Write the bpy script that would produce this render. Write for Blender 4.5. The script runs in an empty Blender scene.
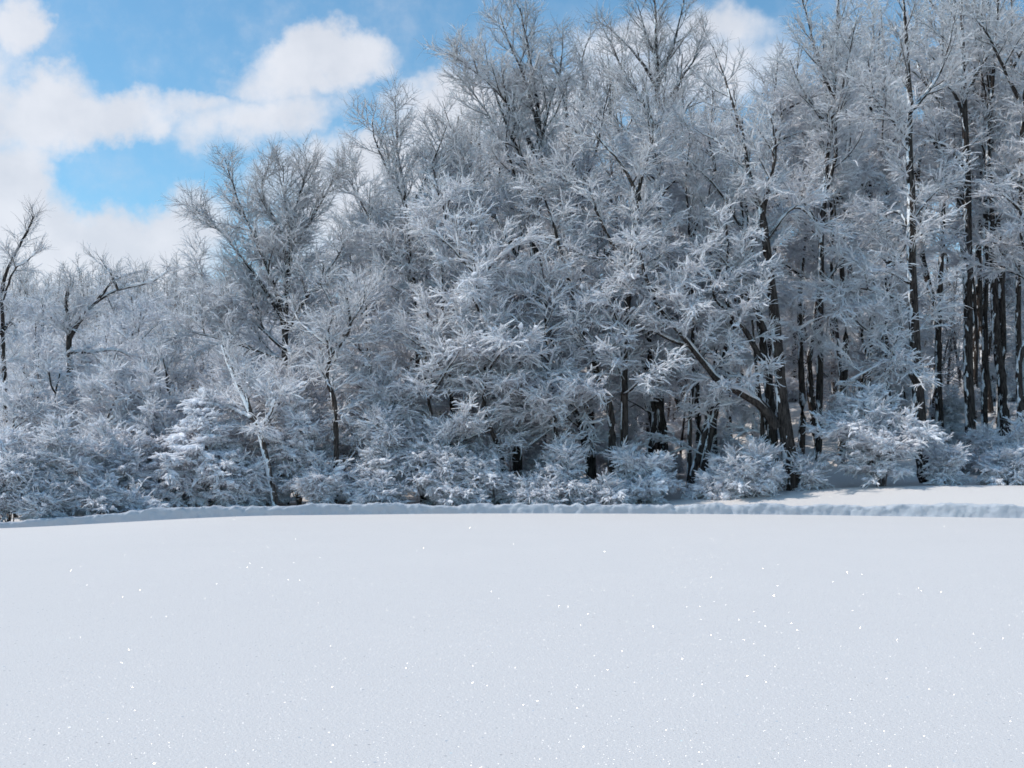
import bpy, math
import numpy as np

S = bpy.context.scene
COL = S.collection
RAD = math.radians

# ------------------------------------------------------------------ camera, sky, sun, exposure
F = 1081.0
PITCH = math.atan(86 / F)
EYE = 1.6
cam = bpy.data.cameras.new('camera')
cam.sensor_width = 36.0
cam.lens = F * 36.0 / 1024.0
cam.clip_start = 0.1
cam.clip_end = 5000
cam_o = bpy.data.objects.new('camera', cam)
cam_o.location = (0, 0, EYE)
cam_o.rotation_euler = (math.pi / 2 + PITCH, 0, 0)
COL.objects.link(cam_o)
S.camera = cam_o

SUN_EL, SUN_AZ = 48.0, -96.0          # azimuth from +Y, negative = to the left
sl = bpy.data.lights.new('sun', 'SUN')
sl.energy = 2.8
sl.angle = RAD(0.5)
sl.color = (1.0, 0.92, 0.83)
so = bpy.data.objects.new('sun', sl)
so.rotation_euler = (RAD(90 - SUN_EL), 0, RAD(180 - SUN_AZ))
COL.objects.link(so)

vs = S.view_settings
vs.view_transform = 'Standard'
vs.look = 'None'
vs.gamma = 1
vs.exposure = 0.24
vs.use_curve_mapping = False
S.cycles.use_denoising = True
S.cycles.denoiser = 'OPENIMAGEDENOISE'
S.cycles.denoising_input_passes = 'RGB_ALBEDO_NORMAL'
S.cycles.denoising_prefilter = 'ACCURATE'
S.cycles.filter_width = 1.7
S.cycles.max_bounces = 20
S.cycles.diffuse_bounces = 18
S.cycles.glossy_bounces = 2
S.cycles.transmission_bounces = 18
S.cycles.transparent_max_bounces = 2
S.cycles.sample_clamp_indirect = 3.0

W = bpy.data.worlds.new('World')
S.world = W
W.use_nodes = True


class NT:
    """small node-tree helper"""
    def __init__(self, nt):
        self.t = nt
        self.n = nt.nodes
        self.l = nt.links

    def node(self, typ, **kw):
        x = self.n.new(typ)
        for k, v in kw.items():
            setattr(x, k, v)
        return x

    def put(self, sock, v):
        if isinstance(v, bpy.types.NodeSocket):
            self.l.new(v, sock)
        else:
            sock.default_value = v

    def m(self, op, a, b=0.0, c=0.0, clamp=False):
        x = self.node('ShaderNodeMath', operation=op)
        x.use_clamp = clamp
        self.put(x.inputs[0], a)
        self.put(x.inputs[1], b)
        self.put(x.inputs[2], c)
        return x.outputs[0]

    def smooth(self, v, lo, hi, a=0.0, b=1.0):
        x = self.node('ShaderNodeMapRange', interpolation_type='SMOOTHSTEP')
        self.put(x.inputs[0], v)
        for i, q in enumerate((lo, hi, a, b)):
            x.inputs[i + 1].default_value = q
        return x.outputs[0]

    def noise(self, vec, scale, detail=4, rough=0.5, dist=0.0, col=False):
        x = self.node('ShaderNodeTexNoise')
        if vec is not None:
            self.l.new(vec, x.inputs['Vector'])
        x.inputs['Scale'].default_value = scale
        x.inputs['Detail'].default_value = detail
        x.inputs['Roughness'].default_value = rough
        x.inputs['Distortion'].default_value = dist
        return x.outputs['Color' if col else 'Fac']

    def mix(self, f, a, b, typ='MIX'):
        x = self.node('ShaderNodeMix', data_type='RGBA', blend_type=typ)
        self.put(x.inputs[0], f)
        self.put(x.inputs[6], a)
        self.put(x.inputs[7], b)
        return x.outputs[2]


def build_world():
    g = NT(W.node_tree)
    g.n.clear()
    out = g.node('ShaderNodeOutputWorld')
    bg = g.node('ShaderNodeBackground')
    g.l.new(bg.outputs[0], out.inputs[0])
    sky = g.node('ShaderNodeTexSky', sky_type='NISHITA')
    sky.sun_disc = False
    sky.sun_elevation = RAD(SUN_EL)
    sky.sun_rotation = RAD(SUN_AZ)
    sky.ozone_density = 2.0
    sky.dust_density = 0.6
    tint = g.mix(1.0, sky.outputs[0], (0.74, 1.05, 1.06, 1), 'MULTIPLY')
    tc = g.node('ShaderNodeTexCoord')
    d = tc.outputs['Generated']
    sep = g.node('ShaderNodeSeparateXYZ')
    g.l.new(d, sep.inputs[0])
    X, Y, Z = sep.outputs
    ysafe = g.m('MAXIMUM', Y, 0.02)
    # noise warp in direction space
    wv = g.noise(d, 7.0, 6, 0.6, col=True)
    ws = g.node('ShaderNodeSeparateXYZ')
    g.l.new(wv, ws.inputs[0])
    wv2 = g.noise(d, 26.0, 5, 0.62, col=True)
    ws2 = g.node('ShaderNodeSeparateXYZ')
    g.l.new(wv2, ws2.inputs[0])

    def warp(o, a, b):
        q = g.m('DIVIDE', o, ysafe)
        q = g.m('MULTIPLY_ADD', g.m('SUBTRACT', a, 0.5), 0.11, q)
        return g.m('MULTIPLY_ADD', g.m('SUBTRACT', b, 0.5), 0.05, q)
    u = warp(X, ws.outputs[0], ws2.outputs[0])
    v = warp(Z, ws.outputs[1], ws2.outputs[1])
    # cloud puffs: centre and radii (in hundredths of the tangent of azimuth and of elevation)
    puffs = []
    for (px, py, rx, ry, s) in CLOUDS:
        puffs.append(((px - 512) / F, (470 - py) / F, rx / F, ry / F, s))
    dens = None
    for (cu, cv, ru, rv, s) in puffs:
        a = g.m('MULTIPLY', g.m('SUBTRACT', u, cu), 1 / ru)
        b = g.m('MULTIPLY', g.m('SUBTRACT', v, cv), 1 / rv)
        r2 = g.m('MULTIPLY_ADD', a, a, g.m('MULTIPLY', b, b))
        k = g.m('MULTIPLY', g.m('SUBTRACT', 1.0, r2), s)
        k = g.m('MAXIMUM', k, -1.0)
        if dens is None:
            dens = k
        else:
            x = g.node('ShaderNodeMath', operation='SMOOTH_MAX')
            g.l.new(dens, x.inputs[0])
            g.l.new(k, x.inputs[1])
            x.inputs[2].default_value = 0.35
            dens = x.outputs[0]
    fine = g.noise(d, 18.0, 8, 0.62)
    dens = g.m('ADD', dens, g.m('MULTIPLY', g.m('SUBTRACT', fine, 0.5), 1.9))
    front = g.smooth(dens, -0.95, 0.72)
    rest = g.smooth(g.noise(d, 2.3, 7, 0.6), 0.58, 0.72)
    fmask = g.smooth(Y, 0.30, 0.55)
    mask = g.m('ADD', g.m('MULTIPLY', front, fmask), g.m('MULTIPLY', rest, g.m('SUBTRACT', 1.0, fmask)))
    mask = g.m('MULTIPLY', mask, g.smooth(Z, -0.05, 0.03))
    mask = g.m('MULTIPLY', mask, 0.94)
    body = g.noise(d, 11.0, 6, 0.55)
    cc = g.mix(g.smooth(body, 0.3, 0.68), (4.1, 4.35, 4.85, 1), (5.05, 5.2, 5.6, 1))
    col = g.mix(mask, tint, cc)
    g.l.new(col, bg.inputs[0])
    bg.inputs[1].default_value = 0.14


CLOUDS = [(2, 8, 30, 34, .9), (28, 98, 72, 42, 1.1), (100, 108, 68, 28, .9), (178, 99, 40, 13, .35),
          (4, 170, 42, 50, 1.1), (55, 245, 75, 40, 1.2), (120, 264, 90, 44, 1.2), (172, 232, 45, 28, 1), (15, 225, 50, 50, 1), (185, 208, 24, 18, .5),
          (308, 60, 66, 36, 1.15), (262, 70, 42, 30, .6), (245, 116, 48, 28, .7), (285, 116, 46, 26, .7), (205, 125, 30, 18, .3),
          (432, 112, 52, 44, 1.2), (376, 164, 62, 28, 1.1), (460, 85, 46, 34, 1), (520, 110, 80, 50, .7), (310, 175, 60, 20, .5),
          (640, 28, 50, 20, .6), (715, 18, 46, 24, .6), (610, 62, 50, 26, .4), (700, 62, 70, 30, .5),
          (430, 210, 150, 60, 1), (-90, 120, 100, 120, 1), (-80, 300, 250, 66, 1)]
build_world()


# ------------------------------------------------------------------ materials
def new_mat(name):
    m = bpy.data.materials.new(name)
    m.use_nodes = True
    g = NT(m.node_tree)
    g.n.clear()
    out = g.node('ShaderNodeOutputMaterial')
    return m, g, out


def mat_twig_snow():
    m, g, out = new_mat('branch_snow')
    b = g.node('ShaderNodeBsdfDiffuse')
    tc = g.node('ShaderNodeTexCoord')
    n = g.noise(tc.outputs['Object'], 9.0, 3)
    c = g.mix(n, (0.945, 0.949, 0.985, 1), (0.962, 0.965, 0.99, 1))
    g.l.new(c, b.inputs[0])
    tr = g.node('ShaderNodeBsdfTranslucent')
    tr.inputs[0].default_value = (0.95, 0.956, 0.982, 1)
    mx = g.node('ShaderNodeMixShader')
    mx.inputs[0].default_value = 0.42
    g.l.new(b.outputs[0], mx.inputs[1])
    g.l.new(tr.outputs[0], mx.inputs[2])
    g.l.new(mx.outputs[0], out.inputs[0])
    return m


def mat_bark(name, plaster, dark=1.0):
    """rough bark, with wind-driven snow stuck to the windward side"""
    m, g, out = new_mat(name)
    b = g.node('ShaderNodeBsdfDiffuse')
    tc = g.node('ShaderNodeTexCoord')
    mp = g.node('ShaderNodeMapping')
    mp.inputs['Scale'].default_value = (6, 6, 1.1)
    g.l.new(tc.outputs['Object'], mp.inputs[0])
    n = g.noise(mp.outputs[0], 2.2, 6, 0.65)
    c = g.mix(g.smooth(n, 0.3, 0.72), (0.014 * dark, 0.012 * dark, 0.012 * dark, 1), (0.10 * dark, 0.082 * dark, 0.074 * dark, 1))
    geo = g.node('ShaderNodeNewGeometry')
    dt = g.node('ShaderNodeVectorMath', operation='DOT_PRODUCT')
    g.l.new(geo.outputs['Normal'], dt.inputs[0])
    dt.inputs[1].default_value = (-0.80, -0.22, 0.70)
    mp2 = g.node('ShaderNodeMapping')
    mp2.inputs['Scale'].default_value = (1, 1, 0.35)
    g.l.new(tc.outputs['Object'], mp2.inputs[0])
    n2 = g.noise(mp2.outputs[0], 4.5, 5, 0.6)
    s = g.m('MULTIPLY_ADD', g.m('SUBTRACT', n2, 0.5), 2.6, dt.outputs['Value'])
    f = g.smooth(s, plaster, plaster + 0.12)
    c = g.mix(f, c, (0.84, 0.87, 0.91, 1))
    g.l.new(c, b.inputs[0])
    bp = g.node('ShaderNodeBump')
    bp.inputs['Strength'].default_value = 0.6
    bp.inputs['Distance'].default_value = 0.03
    g.l.new(n, bp.inputs['Height'])
    g.l.new(bp.outputs[0], b.inputs['Normal'])
    g.l.new(b.outputs[0], out.inputs[0])
    return m


def mat_twig():
    m, g, out = new_mat('twig_bark')
    b = g.node('ShaderNodeBsdfDiffuse')
    tc = g.node('ShaderNodeTexCoord')
    n = g.noise(tc.outputs['Object'], 1.3, 3)
    c = g.mix(n, (0.08, 0.068, 0.066, 1), (0.23, 0.19, 0.18, 1))
    g.l.new(c, b.inputs[0])
    g.l.new(b.outputs[0], out.inputs[0])
    return m


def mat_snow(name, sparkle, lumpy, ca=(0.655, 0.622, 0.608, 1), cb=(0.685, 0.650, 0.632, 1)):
    m, g, out = new_mat(name)
    tc = g.node('ShaderNodeTexCoord')
    P = tc.outputs['Object']
    b = g.node('ShaderNodeBsdfDiffuse')
    n = g.noise(P, 0.35, 5, 0.55)
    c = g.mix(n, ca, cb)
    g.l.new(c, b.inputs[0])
    n2 = g.noise(P, 38.0, 4, 0.7)
    n3 = g.noise(P, 2.6, 5, 0.6)
    h = g.m('MULTIPLY_ADD', n3, 2.6 * lumpy, n2)
    bp = g.node('ShaderNodeBump')
    bp.inputs['Strength'].default_value = 0.55
    bp.inputs['Distance'].default_value = 0.012 + 0.04 * lumpy
    g.l.new(h, bp.inputs['Height'])
    g.l.new(bp.outputs[0], b.inputs['Normal'])
    if not sparkle:
        g.l.new(b.outputs[0], out.inputs[0])
        return m
    # ice crystals: small facets turned every way, a few of which catch the sun
    shader = b.outputs[0]
    for scale, rough, fac, rare in sparkle:
        vo = g.node('ShaderNodeTexVoronoi')
        vo.inputs['Scale'].default_value = scale
        g.l.new(P, vo.inputs['Vector'])
        sub = g.node('ShaderNodeVectorMath', operation='MULTIPLY_ADD')
        g.l.new(vo.outputs['Color'], sub.inputs[0])
        sub.inputs[1].default_value = (2, 2, 1)
        sub.inputs[2].default_value = (-1, -1, 0.12)
        nr = g.node('ShaderNodeVectorMath', operation='NORMALIZE')
        g.l.new(sub.outputs[0], nr.inputs[0])
        gl = g.node('ShaderNodeBsdfAnisotropic')
        gl.inputs['Color'].default_value = (1, 1, 1, 1)
        gl.inputs['Roughness'].default_value = rough
        g.l.new(nr.outputs[0], gl.inputs['Normal'])
        # only the core of a cell is a crystal face
        core = g.smooth(vo.outputs['Distance'], 0.22, 0.40, 1.0, 0.0)
        wn = g.node('ShaderNodeTexWhiteNoise')
        g.l.new(vo.outputs['Position'], wn.inputs['Vector'])
        pick = g.m('GREATER_THAN', wn.outputs['Value'], rare)
        core = g.m('MULTIPLY', core, pick)
        mx = g.node('ShaderNodeMixShader')
        g.l.new(g.m('MULTIPLY', core, fac), mx.inputs[0])
        g.l.new(shader, mx.inputs[1])
        g.l.new(gl.outputs[0], mx.inputs[2])
        shader = mx.outputs[0]
    g.l.new(shader, out.inputs[0])
    return m


M_SNOWY = mat_twig_snow()
M_BARK = mat_bark('tree_bark', 0.80)
M_PALE = mat_bark('plastered_bark', 0.15, 1.6)
M_TWIG = mat_twig()
M_FIELD = mat_snow('field_snow', ((170.0, 0.30, 0.26, 0.60), (80.0, 0.22, 0.45, 0.90), (36.0, 0.17, 0.6, 0.988)), 0.0)
M_BANK = mat_snow('bank_snow', None, 1.0, (0.42, 0.46, 0.53, 1), (0.58, 0.60, 0.64, 1))  # ploughed snow's grey, deepened and blued to put the face's shade into colour


# ------------------------------------------------------------------ ground
def ss(a, b, x):
    t = np.clip((np.asarray(x, float) - a) / (b - a), 0, 1)
    return t * t * (3 - 2 * t)


def vnoise(x, y, seed=0):
    """smooth value noise on arrays"""
    x = np.asarray(x, float)
    y = np.asarray(y, float)
    xi, yi = np.floor(x).astype(int), np.floor(y).astype(int)
    xf, yf = x - xi, y - yi
    xf, yf = xf * xf * (3 - 2 * xf), yf * yf * (3 - 2 * yf)

    def h(i, j):
        n = np.sin(i * 127.1 + j * 311.7 + seed * 74.7) * 43758.5453
        return n - np.floor(n)
    return (h(xi, yi) * (1 - xf) + h(xi + 1, yi) * xf) * (1 - yf) + (h(xi, yi + 1) * (1 - xf) + h(xi + 1, yi + 1) * xf) * yf


def edge_y(x):
    x = np.asarray(x, float)
    return np.maximum(39.8 - 0.012 * x * x, 32.5)


def ground_z(x, y):
    x = np.asarray(x, float)
    y = np.asarray(y, float)
    left = ss(-8, -18, x)
    fieldz = -0.36 * left * ss(8, 36, y) + 0.05 * (vnoise(x * .12, y * .10, 3) - .5) * ss(3, 20, y)
    ey = edge_y(x)
    q = y - ey
    road = -0.55 - 0.36 * left
    behind = 0.12 - 0.55 * ss(-11, -19, x) + 0.82 * ss(-1, 18, x) * ss(2.8, 9.0, q)
    h1 = (1.0 + 4.6 * ss(2, 22, x)) * ss(47, 78, y)
    h2 = (9.0 + 20 * ss(-5, -45, x) + 16 * ss(10, 50, x)) * ss(80, 215, y)
    rough = 0.25 * (vnoise(x * .5, y * .5, 9) - .5) * ss(46, 56, y) + 1.5 * (vnoise(x * .05, y * .05, 5) - .5) * ss(60, 110, y)
    z = fieldz * (1 - ss(0.0, 0.5, q)) + road * (ss(0.0, 0.5, q) - ss(2.9, 3.8, q)) + behind * ss(2.9, 3.8, q)
    return z + h1 + h2 + rough


def link_mesh(name, verts, faces, mat, parent=None, smooth=True, loc=None):
    me = bpy.data.meshes.new(name)
    verts = np.asarray(verts, np.float32).reshape(-1, 3)
    faces = np.asarray(faces, np.int32)
    k = faces.shape[1]
    me.vertices.add(len(verts))
    me.vertices.foreach_set('co', verts.ravel())
    me.loops.add(faces.size)
    me.loops.foreach_set('vertex_index', faces.ravel())
    me.polygons.add(len(faces))
    me.polygons.foreach_set('loop_start', np.arange(0, faces.size, k, dtype=np.int32))
    me.polygons.foreach_set('loop_total', np.full(len(faces), k, np.int32))
    me.polygons.foreach_set('use_smooth', np.full(len(faces), smooth, bool))
    me.materials.append(mat)
    me.update(calc_edges=True)
    o = bpy.data.objects.new(name, me)
    COL.objects.link(o)
    if parent:
        o.parent = parent
    if loc is not None:
        o.location = loc
    return o


def grid_faces(nu, nv):
    i = np.arange(nu - 1)[:, None] * nv + np.arange(nv - 1)[None, :]
    return np.stack([i, i + nv, i + nv + 1, i + 1], -1).reshape(-1, 4)


def spaced(*segs):
    a = []
    for s, e, n in segs:
        a.append(np.linspace(s, e, n, endpoint=False))
    a.append([segs[-1][1]])
    return np.concatenate(a)


xs = spaced((-700, -90, 30), (-90, -30, 60), (-30, 30, 240), (30, 90, 60), (90, 700, 30))
ys = spaced((-80, 0, 20), (0, 31, 62), (31, 45, 150), (45, 110, 120), (110, 260, 60), (260, 1500, 25))
gx, gy = np.meshgrid(xs, ys, indexing='ij')
gz_ = ground_z(gx, gy)
ground = link_mesh('snow_field', np.stack([gx, gy, gz_], -1), grid_faces(len(xs), len(ys)), M_FIELD)
ground['kind'] = 'structure'

# the ploughed bank on the far side of the sunken road
bx = np.linspace(-32, 34, 900)
bt = np.linspace(0, 1, 40)
U, T = np.meshgrid(bx, bt, indexing='ij')
top = 0.26 - 0.50 * ss(-11, -19, U) + 0.16 * np.exp(-((U - 16.6) / 1.5) ** 2) + 0.10 * (vnoise(U * .9, U * 0 + 3, 1) - .5) + 0.09 * (vnoise(U * 3.1, U * 0 + 3, 2) - .5) + 0.035 * (vnoise(U * 8.7, U * 0 + 3, 4) - .5)
base = -0.60 - 0.36 * ss(-8, -18, U)
kq = [0, .14, .24, .34, .42, .50, .58, .70, .85, 1]
q = np.interp(T, kq, [2.3, 2.95, 3.06, 3.08, 3.05, 3.08, 3.20, 3.45, 3.9, 4.6])
prof = np.interp(T, kq, [0, .06, .35, .65, .86, .97, 1.0, .98, .93, .75])
z = base + (top - base) * prof
lump = (vnoise(U * 3.6, T * 6, 11) - .5) * .07 + (vnoise(U * 1.3, T * 5, 15) - .5) * .10 + (vnoise(U * 8.5, T * 14, 12) - .5) * .08 + (vnoise(U * 19, T * 26, 13) - .5) * .06
win = ss(0.05, 0.25, T) * (1 - ss(0.68, 0.95, T))
y = edge_y(U) + q - lump * win * .8
z = z + lump * win * 0.5
back = ground_z(U, edge_y(U) + q) - 0.04
z = np.where(T > 0.6, np.maximum(z, back), z)
z = np.where(T > 0.97, back - .1, z)
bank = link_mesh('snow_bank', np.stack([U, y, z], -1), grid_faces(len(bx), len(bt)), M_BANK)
bank['kind'] = 'structure'


# ------------------------------------------------------------------ branch growing
def norm(a):
    return a / np.maximum(np.linalg.norm(a, axis=-1, keepdims=True), 1e-9)


def grow(o, d, L, n, rng, wander=0.15, up=0.0):
    """polylines (B,n,3) from origins, directions and lengths"""
    B = len(o)
    P = np.zeros((B, n, 3))
    P[:, 0] = o
    d = norm(d)
    wander = np.asarray(wander, float).reshape(-1, 1)
    up = np.broadcast_to(np.asarray(up, float), (B,))
    for i in range(1, n):
        P[:, i] = P[:, i - 1] + d * (L / (n - 1))[:, None]
        d = d + rng.normal(0, wander, (B, 3))
        d[:, 2] += up
        d = norm(d)
    return P


def tangents(P):
    t = np.empty_like(P)
    t[:, 1:-1] = P[:, 2:] - P[:, :-2]
    t[:, 0] = P[:, 1] - P[:, 0]
    t[:, -1] = P[:, -1] - P[:, -2]
    return norm(t)


def frames(P):
    T = tangents(P)
    z = np.array([0, 0, 1.0])
    Sx = np.cross(T, z)
    ln = np.linalg.norm(Sx, axis=-1, keepdims=True)
    Sx = np.where(ln > 0.05, Sx / np.maximum(ln, 1e-6), np.array([1.0, 0, 0]))
    Sx = norm(Sx - T * np.sum(Sx * T, -1, keepdims=True))
    return T, Sx, np.cross(Sx, T)


def sample(P, idx, t):
    n = P.shape[1]
    f = np.clip(t, 0, 1) * (n - 1)
    i = np.minimum(f.astype(int), n - 2)
    w = (f - i)[:, None]
    a, b = P[idx, i], P[idx, i + 1]
    return a * (1 - w) + b * w, norm(b - a)


def spawn(P, counts, t0, t1, rng, ang, sd, flat):
    """child origins and directions along parent polylines"""
    idx = np.repeat(np.arange(len(P)), counts)
    pos = np.concatenate([(np.arange(c) + rng.random(c)) / c for c in counts]) if len(counts) else np.zeros(0)
    t = t0 + (t1 - t0) * pos
    o, T = sample(P, idx, t)
    z = np.array([0, 0, 1.0])
    Sx = np.cross(T, z)
    ln = np.linalg.norm(Sx, axis=1, keepdims=True)
    ra = rng.random(len(idx)) * 2 * np.pi
    rh = np.stack([np.cos(ra), np.sin(ra), 0 * ra], 1)
    Sx = np.where(ln > 0.35, Sx / np.maximum(ln, 1e-6), rh)
    U = np.cross(Sx, T)
    sgn = np.where(rng.random(len(idx)) < .5, -1.0, 1.0)
    az = norm(Sx * sgn[:, None] + U * rng.normal(0, flat, len(idx))[:, None])
    a = (np.asarray(ang(t, o) if callable(ang) else ang) + rng.normal(0, sd, len(idx)))
    d = T * np.cos(a)[:, None] + az * np.sin(a)[:, None]
    return o, d, t, idx


class Geo:
    def __init__(self):
        self.v, self.f, self.n = [], [], 0

    def add(self, V, F):
        self.v.append(V)
        self.f.append(F + self.n)
        self.n += len(V)

    def rings(self, R):
        """R: (B,n,k,3) closed rings joined along n; ends should be tapered"""
        B, n, k, _ = R.shape
        b = np.arange(B)[:, None, None] * (n * k)
        i = np.arange(n - 1)[None, :, None] * k
        j = np.arange(k)[None, None, :]
        j2 = (j + 1) % k
        F = np.stack([b + i + j, b + i + j2, b + i + k + j2, b + i + k + j], -1).reshape(-1, 4)
        self.add(R.reshape(-1, 3), F)

    def build(self, name, mat, parent):
        if not self.v:
            return None
        return link_mesh(name, np.concatenate(self.v), np.concatenate(self.f), mat, parent)


def tubes(geo, P, R, k):
    if len(P) == 0:
        return
    T, Sx, U = frames(P)
    a = np.arange(k) * 2 * np.pi / k + np.pi / k
    ring = P[:, :, None] + R[:, :, None, None] * (np.cos(a)[None, None, :, None] * Sx[:, :, None] + np.sin(a)[None, None, :, None] * U[:, :, None])
    geo.rings(ring)


def snow_on(geo, P, R, th, rng, steep=0.35, rich=False, pad=0.0, uneven=0.0):
    """snow lying along the upper side of branches; th (B,) or scalar thickness in metres"""
    if len(P) == 0:
        return
    T, Sx, U = frames(P)
    B, n = R.shape
    hor = np.sqrt(np.clip(1 - T[..., 2] ** 2, 0, 1))
    cov = np.clip((hor - steep) / (0.85 - steep), 0, 1)
    th = np.broadcast_to(np.asarray(th, float).reshape(-1, 1), (B, n))
    jit = np.exp(rng.normal(0, 0.42, (B, n)))
    jit = np.minimum(jit, 2.0)
    if uneven:
        jit = jit * np.exp(rng.normal(-.1, uneven, (B, 1)))
    h = th * cov * np.minimum(jit, 2.3)
    w = R * 0.85 * np.minimum(1, cov * 1.6) + h * (0.85 + np.asarray(pad, float).reshape(-1, 1) * np.clip((hor - .7) / .25, 0, 1))
    taper = np.ones((B, n))
    taper[:, -1] = 0.72
    h = h * taper
    w = w * taper
    zz = np.array([0, 0, 1.0])
    C = P + zz * (R * 0.55)[..., None] - (zz * 0.25) * h[..., None]
    k = 6 if rich else 4
    a = np.arange(k) * 2 * np.pi / k + (0 if not rich else 0)
    up = norm(U * 0.5 + zz * 0.5 + 1e-6)
    hh = h[..., None] * np.where(np.sin(a) > 0, 1.0, 0.35)[None, None]
    ring = C[:, :, None] + (w[..., None] * np.cos(a))[..., None] * Sx[:, :, None] + (hh * np.sin(a) * 1.0)[..., None] * up[:, :, None]
    geo.rings(ring)


def at(px, py, D):
    """a point D metres out in front of where the photographer stood"""
    u, v = (px - 512) / F, (384 - py) / F
    dx, dy, dz = u, math.cos(PITCH) - v * math.sin(PITCH), math.sin(PITCH) + v * math.cos(PITCH)
    k = D / dy
    return np.array([dx * k, D, EYE + dz * k])


def catmull(pts, n):
    p = np.asarray(pts, float)
    if len(p) < 3:
        t = np.linspace(0, 1, n)[:, None]
        return p[0] * (1 - t) + p[-1] * t
    p = np.vstack([2 * p[0] - p[1], p, 2 * p[-1] - p[-2]])
    m = len(p) - 3
    out = []
    for q in np.linspace(0, m - 1e-6, n):
        i = int(q)
        t = q - i
        a, b, c, d = p[i:i + 4]
        out.append(0.5 * ((2 * b) + (c - a) * t + (2 * a - 5 * b + 4 * c - d) * t * t + (3 * b - a - 3 * c + d) * t ** 3))
    return np.array(out)


def stem_from_px(pts, D, w0, w1, rng, depth=0.0, n=26, taper=1.3):
    """a trunk or limb through sighted points; first point with py None stands on the ground"""
    q = []
    for i, (px, py) in enumerate(pts):
        dd = D + depth * (i / max(1, len(pts) - 1)) ** 1.3
        if py is None:
            x = (px - 512) / F * D
            q.append(np.array([x, D, float(ground_z(x, D)) - 0.15]))
        else:
            q.append(at(px, py, dd))
    P = catmull(q, n)
    P[1:-1] += rng.normal(0, 0.012, (n - 2, 3)) * np.array([1, 1, .2])
    R = (w1 * .75 + (w0 * .86 - w1 * .75) * (1 - np.linspace(0, 1, n)) ** taper) * D / F / 2
    return P, R


# ------------------------------------------------------------------ a tree from its stems
DENS = 1.0


def thing(name, label, cat, loc, group=None):
    o = bpy.data.objects.new(name, None)
    o.empty_display_size = 0.3
    COL.objects.link(o)
    o.location = loc
    o['label'] = label
    o['category'] = cat
    if group:
        o['group'] = group
    return o


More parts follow.
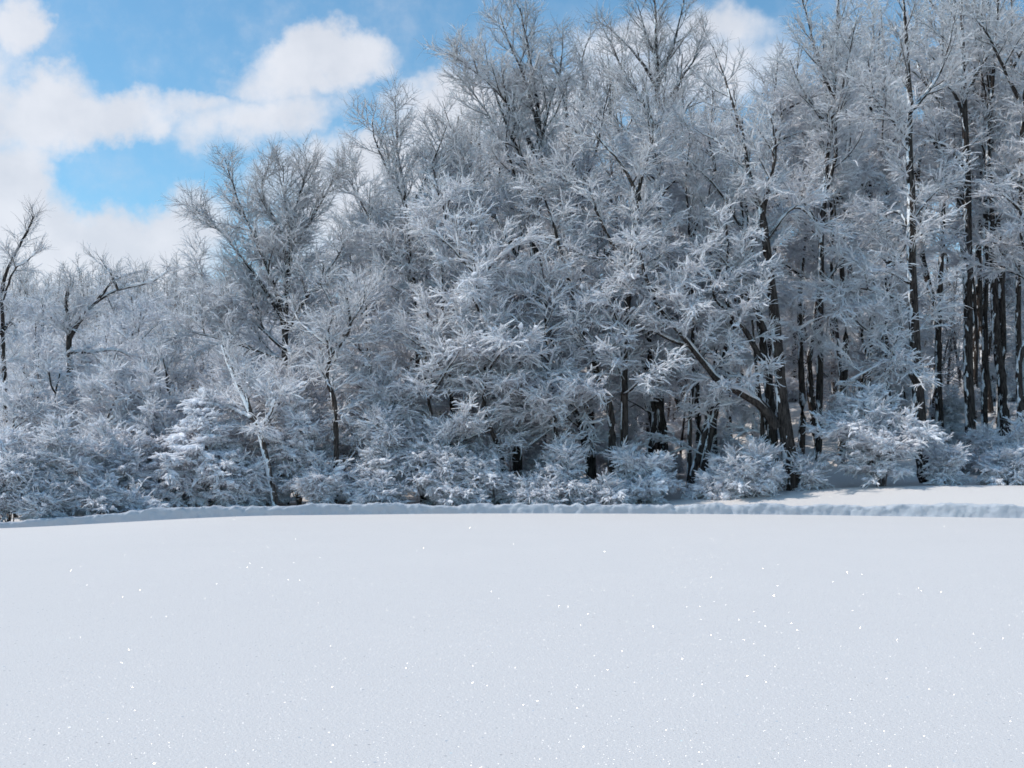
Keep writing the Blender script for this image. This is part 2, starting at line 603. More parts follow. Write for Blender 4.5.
def leafless_tree(name, label, stems, seed, cat='tree', group=None, limb=3.0, per_m=1.9, tmin=0.2, low=1.2, high=0.68,
                  snow=0.05, l2=1.0, l3=1.0, n2=9, n3=8, top_snow=0.22, bark=None, flat=0.7, droop=0.0, trunk_k=9, main_frac=0.0,
                  twigs_thick=1.0, puffs=0.0):
    """stems: list of (P, R). Every stem carries limbs > branches > twigs; snow lies on all of them"""
    rng = np.random.default_rng(seed)
    org = stems[0][0][0].copy()
    root = thing(name, label, cat, org, group)
    trunk, crown, load = Geo(), Geo(), Geo()
    zmin = org[2]
    zmax = max(s[0][:, 2].max() for s in stems)
    H = max(zmax - zmin, 0.5)
    allP1, allR1, allH1 = [], [], []
    for si, (P, R) in enumerate(stems):
        P = P - org
        tubes(trunk, P[None], R[None], trunk_k)
        snow_on(load, P[None], R[None], min(0.5 * R.mean() + 0.05, 0.13) * (snow / 0.05) ** .5, rng, 0.30, True)
        Ls = np.linalg.norm(np.diff(P, axis=0), axis=1).sum()
        cnt = max(3, int(Ls * per_m * DENS * (1 - tmin * (si == 0))))
        t0 = tmin if si == 0 else 0.12

        def ang(t, o):
            h = np.clip(o[:, 2] / H, 0, 1)
            return RAD(78) * (1 - h) + RAD(36) * h
        o1, d1, t1, _ = spawn(P[None], np.array([cnt]), t0, 1.0, rng, ang, 0.18, 1.0)
        h1 = np.clip(o1[:, 2] / H, 0, 1)
        L1 = limb * (low * (1 - h1) + high * h1) * rng.uniform(0.55, 1.15, cnt) * np.clip(1.25 - 0.55 * t1, .3, 1.2)
        P1 = grow(o1, d1, L1, 7, rng, 0.12 - 0.07 * h1, up=-0.05 * (1 - h1) + 0.10 * h1 - droop)
        rb = np.interp(t1, np.linspace(0, 1, len(R)), R)
        r1 = np.minimum(rb * 0.6, 0.012 + 0.014 * L1)
        R1 = r1[:, None] * np.linspace(1, 0.28, 7)[None]
        allP1.append(P1)
        allR1.append(R1)
        allH1.append(h1)
    P1, R1, h1 = np.concatenate(allP1), np.concatenate(allR1), np.concatenate(allH1)
    L1 = np.linalg.norm(np.diff(P1, axis=1), axis=2).sum(1)
    sf = 1 - (1 - top_snow) * h1 ** 1.3
    tubes(trunk, P1, R1, 4)
    snow_on(load, P1, R1, snow * 1.15 * sf, rng, 0.2)
    # branches
    c2 = np.maximum(3, (1.7 * n2 * (0.45 + 0.55 * L1 / limb) * (1 - .35 * h1 ** 3)).astype(int))
    o2, d2, t2, i2 = spawn(P1, c2, 0.12, 1.0, rng, 0.72, 0.24, flat)
    L2 = l2 * (0.36 + 0.36 * L1[i2] * (1.15 - t2)) * rng.uniform(0.4, 1.35, len(t2))
    P2 = grow(o2, d2, L2, 5, rng, 0.22 - 0.15 * h1[i2], up=0.05 * h1[i2] - 0.05 * (1 - h1[i2]) - droop)
    R2 = np.minimum(0.006 + 0.008 * L2, 0.02)[:, None] * twigs_thick * np.linspace(1, 0.4, 5)[None]
    tubes(crown, P2, R2, 3)
    snow_on(load, P2, R2, snow * 0.92 * sf[i2], rng, 0.12, pad=.3 * (1 - h1[i2]), uneven=.4)
    # twigs
    c3 = np.maximum(2, (1.6 * n3 * (0.4 + 0.6 * np.clip(L2 / (l2 * .9), 0, 1.6)) * (1 - .45 * h1[i2] ** 3)).astype(int))
    o3, d3, t3, i3 = spawn(P2, c3, 0.1, 1.0, rng, 0.55, 0.3, flat + .2)
    L3 = l3 * rng.uniform(0.12, 0.62, len(t3)) * (1 + .35 * h1[i2][i3])
    hh = h1[i2][i3]
    P3 = grow(o3, d3, L3, 4, rng, 0.34 - 0.21 * hh, up=0.03 * hh - 0.12 * (1 - hh) - droop)
    R3 = np.full(len(t3), 0.005 * twigs_thick)[:, None] * np.linspace(1, 0.5, 4)[None]
    tubes(crown, P3, R3, 3)
    snow_on(load, P3, R3, snow * 0.58 * sf[i2][i3] * rng.uniform(.45, 1.2, len(t3)), rng, 0.0, pad=.2 * (1 - hh), uneven=.5)
    if puffs:
        # soft rounded lumps of snow caught along the boughs
        m = int(puffs * len(P2))
        pi = rng.integers(0, len(P2), m)
        c, T = sample(P2, pi, rng.uniform(.15, 1, m))
        T = norm(T * np.array([1, 1, .35]) + 1e-6)
        r = snow * rng.uniform(.7, 1.9, m) * sf[i2][pi]
        Ln = r * rng.uniform(1.6, 3.6, m)
        s = np.linspace(-1, 1, 6)
        Q = (c + np.array([0, 0, 1.0]) * (r * .45)[:, None])[:, None] + T[:, None] * (Ln[:, None] * s[None])[..., None]
        Q = Q + rng.normal(0, .12, Q.shape) * r[:, None, None]
        prof = np.sqrt(np.clip(1.02 - s * s, .02, 1))
        Rr = r[:, None] * prof[None] * np.exp(rng.normal(0, .15, (m, 6)))
        _, Sx, U = frames(Q)
        a = np.arange(7) * 2 * np.pi / 7
        ring = Q[:, :, None] + Rr[:, :, None, None] * (1.15 * np.cos(a)[None, None, :, None] * Sx[:, :, None] + .8 * np.sin(a)[None, None, :, None] * U[:, :, None])
        load.rings(ring)
    trunk.build('trunk', bark or M_BARK, root)
    crown.build('crown', M_TWIG, root)
    load.build('snow_load', M_SNOWY, root)
    return root


def stems_px(D, seed, defs):
    rng = np.random.default_rng(seed + 5000)
    out = []
    for i, (w0, w1, *pts) in enumerate(defs):
        depth = 0.0 if i == 0 else rng.uniform(-1.6, 1.6)
        out.append(stem_from_px(pts, D, w0, w1, rng, depth, taper=.85 if i == 0 else 1.3))
    return out


def copy_tree(src, loc, rz, sc, label=None, group=None):
    r = src.copy()
    COL.objects.link(r)
    r.location = loc
    r.rotation_euler = (0, 0, rz)
    r.scale = (sc, sc, sc)
    if label:
        r['label'] = label
    if group:
        r['group'] = group
    for ch in src.children:
        c = ch.copy()
        COL.objects.link(c)
        c.parent = r
    return r


def base(px, D):
    x = (px - 512) / F * D
    return np.array([x, D, float(ground_z(x, D)) - 0.1])


#=TREES=
N = None
# ------------------------------------------------------------------ the trees along the edge of the wood
leafless_tree('bare_tree', 'crooked bare tree at the far left edge, its bent limb against the cloud',
    stems_px(47.6, 1, [
        (6, 2, (7, N), (5, 400), (3, 340), (3, 285), (18, 248), (29, 228), (33, 216)),
        (4, 1.5, (3, 340), (-12, 300), (-24, 262), (-32, 235)),
        (3, 1.2, (3, 300), (14, 270), (26, 262), (36, 252)),
        (4, 1.5, (4, 330), (10, 322), (17, 328))]), 1, n3=6, limb=1.1, per_m=1.6, snow=0.045)

leafless_tree('gnarled_tree', 'gnarled dark tree with thick snowy limbs crossing low in front of the far hillside',
    stems_px(48.6, 2, [
        (9, 3, (73, N), (70, 410), (69, 352), (69, 328), (66, 300), (73, 282)),
        (7, 2, (69, 338), (80, 320), (96, 302), (118, 290), (150, 282), (168, 271)),
        (5, 2, (69, 352), (90, 352), (115, 350), (130, 356)),
        (4, 1.5, (98, 300), (115, 280), (142, 271)),
        (3, 1.5, (70, 330), (55, 322), (47, 312)),
        (3, 1.2, (118, 290), (108, 270), (98, 262))]), 2, n3=6, limb=1.0, per_m=1.9, snow=0.055)

leafless_tree('round_tree', 'full rounded bare tree with fanning upright limbs, alone against blue sky and cloud',
    stems_px(50, 3, [
        (9, 1.6, (283, N), (284, 420), (285, 330), (288, 270), (290, 232), (300, 195), (310, 163)),
        (6, 1.4, (285, 335), (276, 292), (258, 245), (238, 200), (225, 160)),
        (5, 1.3, (284, 322), (262, 285), (240, 255), (212, 222), (192, 205)),
        (5, 1.3, (288, 270), (279, 230), (262, 192), (268, 168)),
        (5, 1.3, (288, 262), (308, 225), (328, 190), (334, 172)),
        (5, 1.3, (285, 335), (308, 295), (334, 262), (348, 235)),
        (5, 1.3, (285, 350), (250, 318), (215, 290), (186, 262)),
        (4, 1.3, (286, 300), (292, 250), (285, 200), (283, 166)),
        (4, 1.3, (285, 360), (240, 345), (205, 335), (180, 330))]),
    3, limb=2.4, per_m=3.3, snow=0.042, high=0.62, tmin=0.2, n2=11)

leafless_tree('crooked_tree', 'small tree with a dark snaking trunk like a hook in front of the rounded tree',
    stems_px(44.9, 4, [
        (7, 3, (337, N), (336, 445), (334, 400), (327, 378), (331, 356), (345, 338), (350, 322), (347, 298)),
        (5, 1.5, (331, 356), (327, 335), (333, 310), (320, 283)),
        (4, 1.5, (332, 350), (316, 336), (300, 322), (290, 300)),
        (3, 1.2, (349, 325), (362, 305), (366, 285))]), 4, limb=1.7, per_m=1.8, snow=0.052)

leafless_tree('leaning_birch', 'pale snow plastered trunk leaning left among the bushes below the rounded tree',
    stems_px(44.5, 5, [
        (8, 3.5, (278, N), (262, 440), (250, 412), (240, 390), (230, 368), (222, 345)),
        (6, 2.5, (252, 418), (240, 412), (224, 405), (210, 400)),
        (5, 2.0, (250, 412), (246, 390), (244, 365)),
        (4, 2.0, (258, 430), (270, 415), (276, 400))]), 5, limb=1.3, per_m=1.6, snow=0.07, bark=M_PALE)

leafless_tree('slim_tree', 'slim tree with one thin leader rising against white cloud, a limb leaning left',
    stems_px(49, 6, [
        (8, 1.3, (424, N), (420, 400), (416, 330), (411, 250), (404, 190), (398, 150), (395, 96)),
        (5, 1.3, (413, 275), (397, 252), (376, 230), (356, 192), (342, 170)),
        (4, 1.3, (416, 300), (404, 268), (386, 265), (376, 240), (372, 215)),
        (4, 1.2, (405, 200), (388, 170), (375, 140), (372, 120)),
        (4, 1.2, (408, 215), (425, 180), (438, 150), (447, 125)),
        (4, 1.2, (412, 260), (440, 225), (455, 190), (466, 160))]), 6, limb=2.3, per_m=2.5, snow=0.046, n2=10)

leafless_tree('tall_tree', 'tall tree with long straight limbs fanning up left into the blue sky',
    stems_px(50, 7, [
        (15, 1.8, (517, N), (517, 440), (520, 380), (529, 300), (537, 220), (540, 165), (538, 110), (530, 60), (520, 8)),
        (7, 1.4, (538, 205), (528, 170), (508, 130), (494, 90), (480, 62)),
        (6, 1.4, (541, 165), (520, 125), (498, 92), (468, 66), (455, 55)),
        (5, 1.3, (533, 250), (520, 195), (503, 140), (482, 105), (458, 75)),
        (5, 1.3, (540, 150), (548, 110), (560, 70), (563, 35)),
        (5, 1.3, (528, 310), (490, 262), (455, 235), (430, 225)),
        (5, 1.3, (524, 345), (480, 310), (445, 290), (415, 285)),
        (5, 1.3, (531, 285), (500, 225), (470, 185), (445, 165)),
        (5, 1.3, (520, 385), (480, 365), (450, 362), (425, 350)),
        (4, 1.2, (538, 130), (525, 80), (508, 40), (500, 15))]), 7, limb=2.7, per_m=2.5, snow=0.046, n2=11, tmin=.3)

leafless_tree('tall_tree', 'tall slender tree with wavy upright limbs just right of the long straight fan',
    stems_px(53, 8, [
        (11, 1.5, (592, N), (590, 400), (584, 300), (577, 190), (570, 140), (562, 90), (548, 48)),
        (5, 1.3, (572, 145), (584, 100), (582, 62), (590, 35)),
        (5, 1.3, (577, 200), (596, 150), (604, 110), (612, 80)),
        (5, 1.3, (580, 240), (555, 190), (545, 150), (530, 130)),
        (4, 1.3, (584, 290), (560, 255), (538, 235), (515, 225))]), 8, limb=2.6, per_m=1.9, snow=0.045)

leafless_tree('forked_tree', 'twin dark trunks, the left one forking low, behind the lumpy snow bush at centre',
    stems_px(47, 9, [
        (11, 2.5, (612, N), (612, 440), (609, 405), (600, 382), (588, 345), (574, 300), (558, 240), (545, 200)),
        (10, 2, (624, N), (624, 400), (626, 330), (632, 250), (641, 180), (653, 130), (640, 97), (622, 68), (610, 40)),
        (4, 1.4, (598, 378), (570, 372), (545, 368), (520, 378), (500, 392)),
        (4, 1.4, (603, 390), (575, 410), (550, 430), (528, 446)),
        (4, 1.4, (625, 340), (600, 305), (578, 292), (560, 282)),
        (5, 1.4, (630, 280), (605, 230), (590, 200), (570, 180)),
        (5, 1.4, (640, 200), (622, 165), (600, 140), (588, 120)),
        (4, 1.4, (626, 330), (650, 300), (672, 290), (690, 270))]), 9, limb=2.6, per_m=2.0, snow=0.052, low=1.35, n2=10, n3=9, tmin=.3)

leafless_tree('bare_tree', 'fan topped bare tree rising alone into thin cloud above the middle of the canopy',
    stems_px(57, 10, [
        (11, 1.5, (660, N), (659, 300), (658, 150), (657, 85), (656, 40), (655, -6)),
        (5, 1.2, (657, 88), (640, 60), (622, 40), (606, 25)),
        (5, 1.2, (657, 80), (672, 50), (680, 18), (684, 0)),
        (4, 1.2, (657, 60), (645, 30), (638, 5)),
        (5, 1.2, (658, 120), (680, 80), (694, 60), (700, 40))]), 10, limb=2.5, per_m=1.9, snow=0.036, tmin=.4)

leafless_tree('leaning_tree', 'short dark trunk leaning left, left of the twin trunks at centre',
    stems_px(49, 11, [
        (10, 2, (594, N), (589, 465), (581, 430), (570, 395), (556, 350), (535, 300), (515, 262)),
        (4, 1.3, (575, 410), (545, 395), (520, 402), (490, 400)),
        (4, 1.3, (560, 362), (530, 340), (500, 335), (470, 325)),
        (4, 1.3, (545, 325), (515, 300), (490, 285), (462, 282))]), 11, limb=2.4, per_m=1.8, snow=0.055)

leafless_tree('leaning_tree', 'two slanting dark trunks rising to the right from one foot, left of the great limb',
    stems_px(48.2, 12, [
        (9, 3, (688, N), (694, 470), (703, 440), (712, 400), (722, 360), (731, 320), (737, 285), (742, 235), (740, 170), (735, 100)),
        (10, 4, (701, N), (705, 462), (715, 412), (727, 365), (736, 320), (745, 280), (760, 220), (775, 160)),
        (4, 1.3, (735, 300), (715, 262), (700, 235), (680, 215)),
        (4, 1.3, (742, 230), (722, 195), (700, 170), (680, 150))]), 12, limb=2.3, snow=0.05, tmin=.55, low=.9, per_m=1.2)

leafless_tree('slender_tree', 'straight slender dark trunk just left of the slanting pair, snow on its low twigs',
    stems_px(48.5, 13, [
        (6, 1.5, (688, N), (690, 420), (693, 370), (692, 300), (690, 240), (686, 180), (690, 130)),
        (4, 1.3, (692, 300), (675, 270), (655, 250)), (4, 1.3, (690, 240), (705, 205), (712, 180))]), 13, limb=2.2, per_m=1.8, snow=0.05, tmin=.4)

leafless_tree('great_tree', 'thickest dark trunk of the wood, a huge snow topped limb arching down its left',
    stems_px(46.6, 14, [
        (19, 1.6, (793, N), (790, 460), (784, 420), (780, 380), (775, 320), (768, 260), (762, 215), (752, 185), (745, 150), (742, 118)),
        (13, 3, (777, 428), (762, 406), (740, 392), (719, 380), (704, 362), (690, 345), (668, 318), (655, 300), (645, 275), (640, 250), (632, 238)),
        (6, 2, (690, 345), (676, 342), (650, 330), (632, 332), (610, 330)),
        (5, 1.5, (655, 300), (640, 292), (628, 290)),
        (7, 2, (767, 370), (746, 332), (730, 312), (725, 280), (728, 250), (726, 215), (727, 190)),
        (6, 2, (770, 340), (746, 292), (730, 268), (712, 248)),
        (5, 1.5, (730, 312), (716, 300), (710, 280), (702, 262)),
        (8, 1.4, (762, 215), (768, 188), (776, 150), (771, 118)),
        (5, 1.5, (766, 240), (790, 210), (806, 212), (822, 235)),
        (5, 1.5, (750, 180), (728, 150), (712, 138), (690, 130)),
        (4, 1.3, (742, 130), (730, 95), (722, 70), (712, 45))]), 14, limb=2.3, per_m=1.7, snow=0.055, tmin=.5, low=.6, high=.9, trunk_k=12, n2=9)

leafless_tree('bare_tree', 'second dark trunk pressed close on the left of the thickest trunk',
    stems_px(47.4, 15, [
        (13, 1.6, (772, N), (772, 420), (766, 370), (758, 310), (751, 250), (745, 200), (737, 165)),
        (8, 3, (762, N), (762, 420), (757, 375), (752, 320))]), 15, limb=2.2, snow=0.05, tmin=.55, low=.9, per_m=1.2)

leafless_tree('forked_tree', 'thin straight trunk right of the thickest one, dividing in two near the sky gap',
    stems_px(52, 16, [
        (10, 1.8, (816, N), (817, 470), (819, 420), (820, 350), (821, 250), (824, 195), (828, 150), (833, 110), (836, 60), (838, 0), (840, -50)),
        (6, 1.5, (824, 195), (835, 160), (836, 120), (846, 70), (856, 20)),
        (4, 1.3, (829, 130), (815, 110), (800, 85), (790, 60)),
        (4, 1.3, (822, 230), (806, 205), (795, 195), (780, 192)),
        (4, 1.3, (820, 290), (842, 262), (862, 250), (880, 245)),
        (4, 1.3, (834, 100), (818, 60), (808, 20), (800, -10))]), 16, limb=2.5, per_m=1.7, snow=0.046, tmin=.4, low=1.2)

leafless_tree('grey_trunk_tree', 'tall tree with a ragged trunk and dark drooping side limbs behind the big airy shrub',
    stems_px(49, 17, [
        (17, 2.5, (928, N), (923, 470), (920, 420), (917, 380), (914, 330), (912, 280), (911, 200), (909, 150), (910, 100), (908, 70), (905, 20), (900, -40)),
        (5, 1.5, (915, 380), (890, 350), (865, 328), (845, 314), (815, 320), (790, 335)),
        (5, 1.5, (913, 312), (890, 296), (860, 288), (845, 292), (825, 280)),
        (4, 1.5, (912, 285), (888, 272), (868, 272)),
        (5, 1.5, (911, 240), (902, 215), (888, 214), (872, 230)),
        (6, 1.5, (910, 112), (925, 95), (940, 72), (950, 40), (956, 10)),
        (5, 1.5, (909, 140), (892, 120), (875, 95), (868, 60)),
        (4, 1.3, (918, 390), (900, 360), (885, 362), (850, 380)),
        (4, 1.5, (912, 220), (932, 195), (945, 185), (965, 180))]), 17, limb=2.4, per_m=1.7, snow=0.046, tmin=.35)

leafless_tree('straight_tree', 'straight near black trunk, tallest and cleanest of the close stand at right',
    stems_px(58, 18, [
        (13, 3, (970, N), (969, 400), (968, 340), (968, 250), (967, 180), (965, 120), (963, 70), (962, 20), (960, -50)),
        (5, 1.5, (966, 170), (950, 150), (935, 142), (925, 142)),
        (5, 1.5, (965, 120), (955, 95), (945, 85), (930, 90)),
        (5, 1.5, (965, 95), (985, 60), (1000, 40), (1020, 20)),
        (4, 1.5, (968, 235), (945, 232), (930, 230))]), 18, limb=2.6, snow=0.05, tmin=.55, low=.9, per_m=1.2)

leafless_tree('straight_tree', 'dark trunk close behind the cleanest one at right, snow running down its left side',
    stems_px(61, 19, [
        (8, 2.5, (984, N), (985, 350), (986, 250), (985, 180), (984, 130), (980, 60), (984, -30)),
        (4, 1.5, (985, 150), (1000, 120), (1020, 100))]), 19, limb=2.6, per_m=1.5, snow=0.05, tmin=.5)

leafless_tree('straight_tree', 'dark trunk with a bend near its foot, right side of the close stand',
    stems_px(60, 20, [
        (12, 2.5, (1006, N), (1002, 385), (996, 335), (993, 260), (990, 200), (988, 140), (994, 60), (1000, -30)),
        (4, 1.5, (992, 230), (1010, 200), (1030, 185))]), 20, limb=2.6, per_m=1.5, snow=0.05, tmin=.5)

leafless_tree('straight_tree', 'broken looking dark trunk cut by the right edge of the photo',
    stems_px(57, 21, [
        (8, 2.5, (1021, N), (1019, 380), (1018, 300), (1019, 220), (1022, 140), (1026, 60), (1030, -30)),
        (5, 2, (1019, 100), (1000, 60), (985, 30), (968, 15))]), 21, limb=2.8, per_m=1.6, snow=0.055, tmin=.4)


# ------------------------------------------------------------------ lower trees with spreading, loaded boughs
def spread_tree(px, D, top, lean, width, label, seed, w=7, name='spreading_tree', snow=0.058, group=None, nlimb=7, tmin=.12):
    rng = np.random.default_rng(seed + 900)
    b = base(px, D)
    tip = at(px + lean, top + (0.32 * width if px < 420 or top > 300 else 0.1 * width), D)
    Hh = tip[2] - b[2]
    k = 7
    pts = [b + (tip - b) * (i / (k - 1)) + np.array([rng.normal(0, .12), rng.normal(0, .2), 0]) * (i > 0) for i in range(k)]
    P = catmull(pts, 24)
    st = [(P, np.linspace(w, 1.4, 24) * D / F / 2)]
    for j in range(nlimb):
        t = tmin + .03 + (0.85 - tmin) * (j + rng.random()) / nlimb
        o, T = sample(P[None], np.array([0]), np.array([t]))
        a = rng.uniform(0, 2 * math.pi) if j % 2 else rng.choice([0, math.pi]) + rng.normal(0, .5)
        L = width * D / F / 2 * rng.uniform(.65, 1.1) * (1.15 - .6 * t)
        d = np.array([[math.cos(a), math.sin(a) * .8, 0.55 + .5 * t]])
        Q = grow(o, d, np.array([L]), 14, rng, 0.07, up=-0.03)[0]
        st.append((Q, np.linspace(w * .5, 1.2, 14) * D / F / 2))
    return leafless_tree(name, label, st, seed, limb=min(2.2, width * D / F * .35), per_m=2.0, snow=snow, low=1.2, high=.65, top_snow=.75,
                         n2=10, n3=9, group=group, flat=.6, droop=.015, tmin=tmin, puffs=.55 if top > 100 else .2)


SPREAD = [
    (35, 52, 312, 4, 130, 'low snowy tree behind the bushes right of the far left bare tree'),
    (125, 54, 315, -6, 130, 'low snowy tree right of the gnarled dark tree, tips touching the cloud'),
    (165, 50, 318, 6, 120, 'snow loaded tree filling the gap left of the rounded tree'),
    (215, 47.5, 365, -14, 130, 'loaded tree in front of the left flank of the rounded tree'),
    (375, 47, 245, -10, 130, 'loaded tree with a thin dark trunk right of the hooked small tree'),
    (345, 53, 205, 6, 120, 'snowy tree filling the saddle between the rounded tree and the slim leader'),
    (455, 48, 150, -18, 170, 'broad bright tree with tiers of loaded boughs below the fanning long limbs'),
    (440, 46, 290, -14, 160, 'low broad loaded tree above the large round bush'),
    (500, 46, 205, -26, 190, 'wide tree of drooping snow tiers left of the short leaning trunk'),
    (560, 46, 240, -20, 170, 'dense loaded tree with boughs hanging before the twin trunks'),
    (590, 52, 110, -8, 190, 'high dense snowy crown between the wavy limbs and the fan top'),
    (655, 50.5, 250, -14, 150, 'loaded tree whose boughs hang before the great arching limb'),
    (660, 51, 110, -10, 180, 'high snowy crown under the fan topped bare tree'),
    (715, 52, 62, 0, 190, 'high bright crown left of the thickest trunk, tips against thin cloud'),
    (765, 55, 40, 10, 170, 'high snowy crown over the thickest trunk with dark upright tips'),
    (700, 53, 160, -10, 150, 'mid height tree of hanging snow just left of the thickest trunk'),
    (840, 56, 40, 10, 170, 'pale twiggy crown right of the small blue sky gap'),
    (870, 60, -10, 6, 190, 'tall pale twiggy crown above the big airy shrub'),
    (800, 58, 110, 0, 160, 'grey twiggy crown behind the thin forked trunk'),
    (940, 62, -20, 6, 190, 'pale dense crown left of the black straight trunk at right'),
    (1000, 65, -40, 16, 200, 'loaded crown in the upper right corner of the photo'),
    (20, 46.5, 352, 2, 90, 'low rounded snowy tree above the pale twiggy bush at the far left'),
    (62, 47.5, 345, -4, 90, 'bushy white tree below the gnarled limbs, its top near their lowest bough'),
    (108, 46.5, 340, 4, 96, 'bushy white tree rising behind the rounded bluish bush'),
    (158, 47.0, 332, -6, 100, 'dense bushy white tree between gnarled limbs and tented evergreen'),
    (250, 48.5, 340, 4, 100, 'bushy snowy tree behind the pale leaning trunk'),
    (288, 47.2, 326, 0, 96, 'bushy snowy tree hiding the foot of the rounded tree'),
    (395, 45.8, 352, -4, 90, 'low bushy tree behind the hood shaped bush'),
    (1022, 54, 150, 10, 110, 'bright loaded boughs at the right edge in front of the dark stand'),
]
spread_objs = []
for i, (px, D, top, lean, wd, lab) in enumerate(SPREAD):
    spread_objs.append(spread_tree(px, D, top, lean, wd, lab, 100 + i, w=4.5 if px < 350 else (8 if D > 49 else 6), snow=0.046 if top > 100 else 0.042, tmin=.5 if px > 720 else (.32 if px > 470 else .12)))


# ------------------------------------------------------------------ bushes along the foot of the wood
def bush(px, D, width, top, label, seed, name='snowy_bush', n=11, snow=0.046, arch=0.06, open_=1.0, group=None, thick=1.0, n2=8, n3=8):
    rng = np.random.default_rng(seed + 300)
    D = edge_y((px - 512) / F * D) + 4.5 + (D - 41.2) * .8 if D < 45.2 else D
    b = base(px, D)
    Hh = max(at(px, top, D)[2] - b[2] - .15, .4)
    Wd = max(width * D / F / 2 - .4, .25)
    st = []
    for i in range(n):
        a = rng.uniform(0, 2 * math.pi)
        k = math.sqrt(rng.random())
        tip = np.array([math.cos(a) * k * Wd, math.sin(a) * k * Wd * .8, 0])
        hgt = Hh * (1 - 0.5 * k * k) * rng.uniform(.5, 1.15)
        o = b + np.array([math.cos(a), math.sin(a), 0]) * .22 * rng.random()
        pts = []
        for q in np.linspace(0, 1, 6):
            pts.append(o + tip * (q ** (1 + arch * 6)) + np.array([0, 0, hgt * math.sin(q * (1.57 + arch * 6 * k)) / max(math.sin(1.57), .2)]) + rng.normal(0, .09, 3) * (q > 0))
        P = catmull(pts, 14)
        st.append((P, np.linspace(0.022, 0.007, 14) * thick))
    return leafless_tree(name, label, st, seed, cat='bush', limb=0.9 * open_, per_m=3.6, snow=snow, low=1.0, high=.7, top_snow=.8, n2=n2, n3=n3,
                         l2=.85, l3=.62, flat=.5, droop=.02, tmin=.12, trunk_k=5, group=group, bark=M_TWIG, puffs=.9)


BUSH = [
    (12, 42.5, 90, 425, 'pale bush of fine upright twigs at the left end of the bank', {}),
    (55, 42.8, 80, 405, 'tall feathery bush second from the left end of the bank', {}),
    (45, 41.6, 56, 478, 'knee high lump of snow covered twigs behind the left end of the bank', {}),
    (100, 41.2, 42, 474, 'small umbrella shaped shrub with dark stems just behind the bank at left', dict(n=9)),
    (118, 44.5, 100, 410, 'rounded bluish bush behind the small umbrella shaped shrub', {}),
    (160, 45.5, 90, 392, 'tall rounded bush behind and left of the tented snow bush', {}),
    (135, 41.5, 40, 494, 'low mound of snowy twigs right of the small umbrella shaped shrub', dict(n=9)),
    (250, 43.5, 70, 452, 'tangled bush with brown twigs under the leaning pale trunk', {}),
    (300, 44, 92, 384, 'dense bush with a thick white cap of snow left of the dark snaking trunk', dict(snow=.058)),
    (330, 42.5, 80, 458, 'wide low bush at the foot of the dark snaking trunk', {}),
    (378, 42.8, 66, 424, 'rounded bush drooping like a hood, left of the largest round bush', dict(arch=.12)),
    (385, 41.9, 60, 474, 'low twiggy bush in front of the hood shaped bush', {}),
    (448, 42.6, 104, 418, 'largest round bright bush behind the bank at centre left', dict(arch=.1, n=15)),
    (460, 41.8, 52, 478, 'small pale mound in front of the largest round bush', dict(n=10)),
    (488, 42.2, 60, 440, 'bush of spiky upright snowy shoots right of the largest round bush', dict(arch=-.05)),
    (560, 42.2, 54, 444, 'young sapling with stiff snow coated upright shoots near the twin trunks', dict(arch=-.06, n=10)),
    (535, 42.0, 60, 474, 'low snowy bush left of the stiff sapling', {}),
    (640, 43.4, 96, 456, 'lumpy round bush heaped with snow in front of the twin trunks', dict(snow=.06, n=13)),
    (600, 41.9, 56, 478, 'low snow mound between the stiff sapling and the lumpy bush', dict(n=10)),
    (715, 44.4, 46, 472, 'little snow bush at the foot of the slanting trunks', dict(n=10, snow=.08)),
    (748, 45.4, 84, 440, 'bluish shaded bush under the great arching limb', {}),
    (735, 44.8, 40, 484, 'tiny white clump right of the slanting trunks', dict(n=8, snow=.08)),
    (800, 46.5, 44, 458, 'shaded bush at the foot of the thickest trunk', {}),
    (880, 46.0, 132, 384, 'big airy shrub with pale layered sprays in front of the ragged trunk', dict(n=17, snow=.044, open_=1.2, thick=1.5, n2=6, n3=6)),
    (941, 47, 34, 440, 'thin dark stemmed shrub right of the big airy shrub', dict(n=5)),
    (1012, 47.5, 62, 452, 'rounded snow heaped bush at the right edge of the photo', dict(snow=.058)),
    (1024, 49, 60, 425, 'tall snowy bush cut by the right edge above the heaped one', {}),
    (985, 53, 60, 432, 'shaded low brush on the slope below the dark stand at right', {}),
]
bushes = []
for i, (px, D, wd, top, lab, kw) in enumerate(BUSH):
    bushes.append(bush(px, D, wd, top, lab, 400 + i, **kw))


# ------------------------------------------------------------------ the tented young fir, its boughs bowed with snow
def bowed_fir(px, D, width, top, label, seed):
    rng = np.random.default_rng(seed)
    b = base(px, D)
    tip = at(px, top, D)
    H = tip[2] - b[2]
    st = [(catmull([b, (b + tip) / 2 + np.array([.05, 0, 0]), tip], 20), np.linspace(.07, .012, 20))]
    W_ = width * D / F / 2
    for j in range(34):
        t = .06 + .92 * (j + rng.random()) / 34
        o = b + (tip - b) * t
        a = rng.uniform(0, 2 * math.pi)
        L = W_ * (1 - t) ** .75 * rng.uniform(.8, 1.15) + .2
        Q = grow(o[None], np.array([[math.cos(a), math.sin(a), .1]]), np.array([L]), 9, rng, .05, up=-.13)[0]
        st.append((Q, np.linspace(.022, .007, 9)))
    return leafless_tree('bowed_fir', label, st, seed, limb=.75, per_m=4.2, snow=.06, low=1, high=.7, top_snow=1, n2=7, n3=7, l2=.8, l3=.6,
                         flat=.18, puffs=1.0, droop=.05, tmin=.1, trunk_k=6)


bowed_fir(205, 44.6, 118, 396, 'tented evergreen bowed under bluish snow behind the bank', 71)


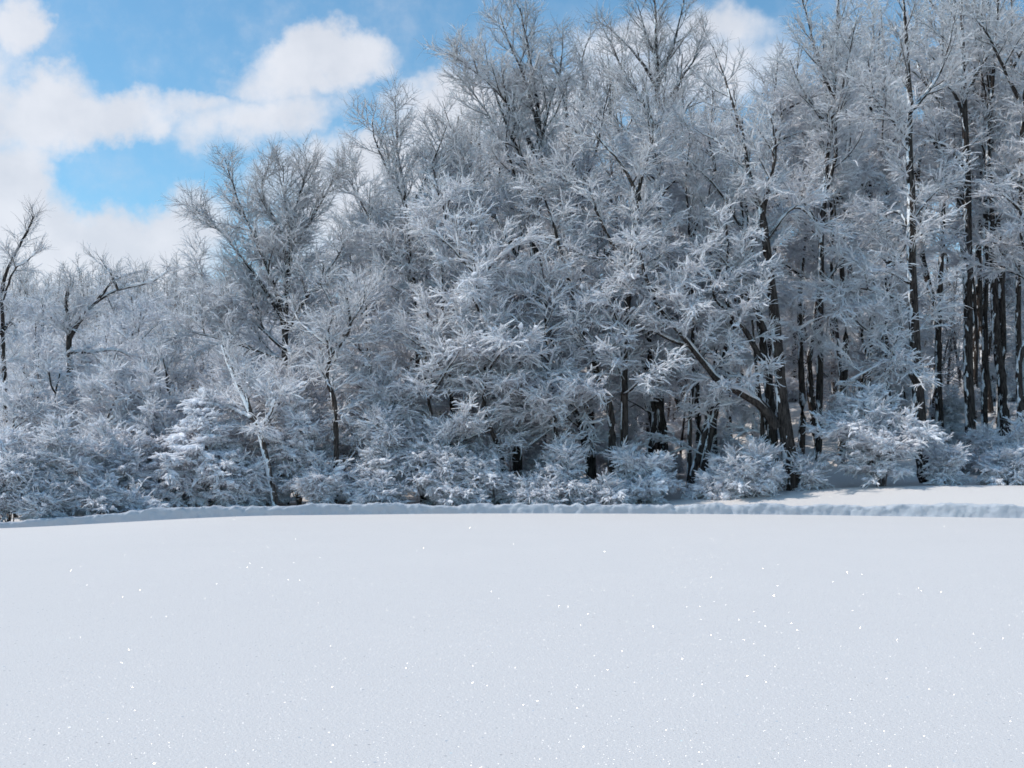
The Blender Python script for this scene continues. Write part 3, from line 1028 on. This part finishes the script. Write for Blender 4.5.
# ------------------------------------------------------------------ the depth of the wood: poles and crowns behind the edge
rngB = np.random.default_rng(77)
protos = []
for j in range(6):
    H = (24, 22, 26, 20, 23, 25)[j]
    lean = rngB.normal(0, .8)
    pts = [np.array([0, 300, -.3])] + [np.array([lean * q + rngB.normal(0, .18), 300 + rngB.normal(0, .2), H * q]) for q in (.2, .4, .6, .8, 1)]
    P = catmull(pts, 24)
    st = [(P, np.linspace(.20, .03, 24) * rngB.uniform(.7, 1.15))]
    for k in range(7):
        t = .35 + .5 * (k + rngB.random()) / 7
        o, T = sample(P[None], np.array([0]), np.array([t]))
        a = rngB.uniform(0, 2 * math.pi)
        Q = grow(o, np.array([[math.cos(a) * .7, math.sin(a) * .7, 1.0]]), np.array([H * rngB.uniform(.16, .28)]), 14, rngB, .06, up=.03)[0]
        st.append((Q, np.linspace(.08, .02, 14)))
    t = leafless_tree('forest_tree', 'x', st, 600 + j, limb=2.6, per_m=1.35, snow=.055, tmin=.36, n2=8, n3=6, l3=1.25, twigs_thick=1.2)
    protos.append(t)

GROUPS = {
    'left': ('snow dusted tree among the trees behind the bushes left of the rounded tree', 'trees behind the left bushes'),
    'mid': ('tall snow dusted tree deep behind the loaded boughs at mid wood', 'trees deep in the middle of the wood'),
    'right': ('tall pole tree deep in the shaded stand behind and right of the thickest trunk', 'trees deep in the stand at right'),
}
spots = []
for k in range(400):
    if len(spots) >= 76:
        break
    D = 54 + 66 * rngB.random() ** 1.25
    px = rngB.uniform(330, 1120)
    x = (px - 512) / F * D
    if any((x - s[0]) ** 2 + (D - s[1]) ** 2 < 2.6 ** 2 for s in spots):
        continue
    # how high the skyline may reach at this place
    sky = np.interp(px, [330, 400, 460, 520, 600, 700, 780, 860, 930, 1150], [215, 150, 110, 70, 60, 50, 60, 10, -60, -90])
    spots.append((x, D, px, sky))
used = set()
for (x, D, px, sky) in spots:
    j = int(rngB.integers(6))
    z = float(ground_z(x, D)) - .15
    H = (24, 22, 26, 20, 23, 25)[j]
    want = at(px, sky + rngB.uniform(0, 60), D)[2] - z
    sc = float(np.clip(want / H, .3, 1.25))
    lab, grp = GROUPS['mid' if px < 640 else 'right']
    src = protos[j]
    if j not in used:
        used.add(j)
        src.location = (x, D, z)
        src.rotation_euler = (0, 0, rngB.uniform(0, 6.28))
        src.scale = (sc, sc, sc)
        src['label'] = lab
        src['group'] = grp
    else:
        copy_tree(src, (x, D, z), rngB.uniform(0, 6.28), sc, lab, grp)
lab, grp = GROUPS['left']
for k in range(30):
    D = rngB.uniform(56, 110)
    px = rngB.uniform(-60, 330)
    x = (px - 512) / F * D
    z = float(ground_z(x, D)) - .15
    sky = np.interp(px, [-60, 0, 60, 160, 250, 340], [300, 312, 318, 312, 285, 255])
    want = at(px, sky + rngB.uniform(0, 55), D)[2] - z
    j = int(rngB.integers(len(spread_objs[:10])))
    src = spread_objs[:10][j]
    hs = max((v for v in [src.children[0].dimensions[2]]), default=8)
    sc = float(np.clip(want / max(hs, 1), .4, 1.5))
    copy_tree(src, (x, D, z), rngB.uniform(0, 6.28), sc, lab, grp)


# loaded lower trees between the poles
lows = [s for s in spread_objs if s['label'].startswith(('wide', 'dense', 'low broad', 'broad', 'loaded tree'))]
for k in range(56):
    D = 53 + 45 * rngB.random() ** 1.1
    px = rngB.uniform(360, 650) if D < 60 else rngB.uniform(360, 1100)
    x = (px - 512) / F * D
    src = lows[int(rngB.integers(len(lows)))]
    hs = max(src.children[0].dimensions[2], 1)
    sc = float(np.clip(rngB.uniform(4, 10) / hs, .4, 1.3))
    copy_tree(src, (x, D, float(ground_z(x, D)) - .15), rngB.uniform(0, 6.28), sc,
              'low loaded tree half hidden among the poles inside the wood', 'low trees inside the wood')


# low brush on the floor under the trees
for k in range(64):
    D = 50 + 28 * rngB.random() ** 1.2
    px = rngB.uniform(420, 840) if k % 2 else rngB.uniform(800, 1100)
    if px > 800:
        D += 9
    x = (px - 512) / F * D
    copy_tree(bushes[int(rngB.integers(len(bushes)))], (x, D, float(ground_z(x, D)) - .1), rngB.uniform(0, 6.28), rngB.uniform(.45, .85),
              'shaded low brush on the floor of the wood between the trunks', 'low brush on the floor of the wood')


# ------------------------------------------------------------------ the wooded hillside far off, one mass of bare trees
def far_wood():
    rng = np.random.default_rng(9)
    stems, R0 = [], []
    n = 1900
    px = rng.uniform(-160, 1180, n)
    D = 78 + 165 * rng.random(n) ** .8
    x = (px - 512) / F * D
    z = ground_z(x, D)
    H = rng.uniform(7, 12, n)
    o = np.stack([x, D, z - .2], 1)
    P = grow(o, np.stack([rng.normal(0, .08, n), rng.normal(0, .08, n), np.ones(n)], 1), H, 7, rng, .06, .02)
    bark, snow = Geo(), Geo()
    tubes(bark, P, np.full(n, .11)[:, None] * np.linspace(1, .25, 7)[None], 4)

    def ang(t, o):
        return RAD(72) * (1 - t) + RAD(32) * t
    o1, d1, t1, i1 = spawn(P, np.full(n, 20), .12, 1, rng, ang, .2, 1.0)
    L1 = H[i1] * .26 * (1.2 - .7 * t1) * rng.uniform(.6, 1.2, len(t1))
    P1 = grow(o1, d1, L1, 4, rng, .12, .02)
    R1 = np.full(len(t1), .035)[:, None] * np.linspace(1, .5, 4)[None]
    tubes(bark, P1, R1, 3)
    snow_on(snow, P1, R1, .042, rng, .05)
    o2, d2, t2, i2 = spawn(P1, np.full(len(P1), 5), .2, 1, rng, .8, .2, .6)
    P2 = grow(o2, d2, rng.uniform(.4, 1.3, len(t2)), 3, rng, .15, .02)
    R2 = np.full(len(t2), .022)[:, None] * np.linspace(1, .5, 3)[None]
    tubes(bark, P2, R2, 3)
    snow_on(snow, P2, R2, .034, rng, .05)
    f = bark.build('far_wood', M_TWIG, None)
    f['kind'] = 'stuff'
    s = snow.build('snow_load', M_SNOWY, f)
    s['kind'] = 'stuff'


far_wood()
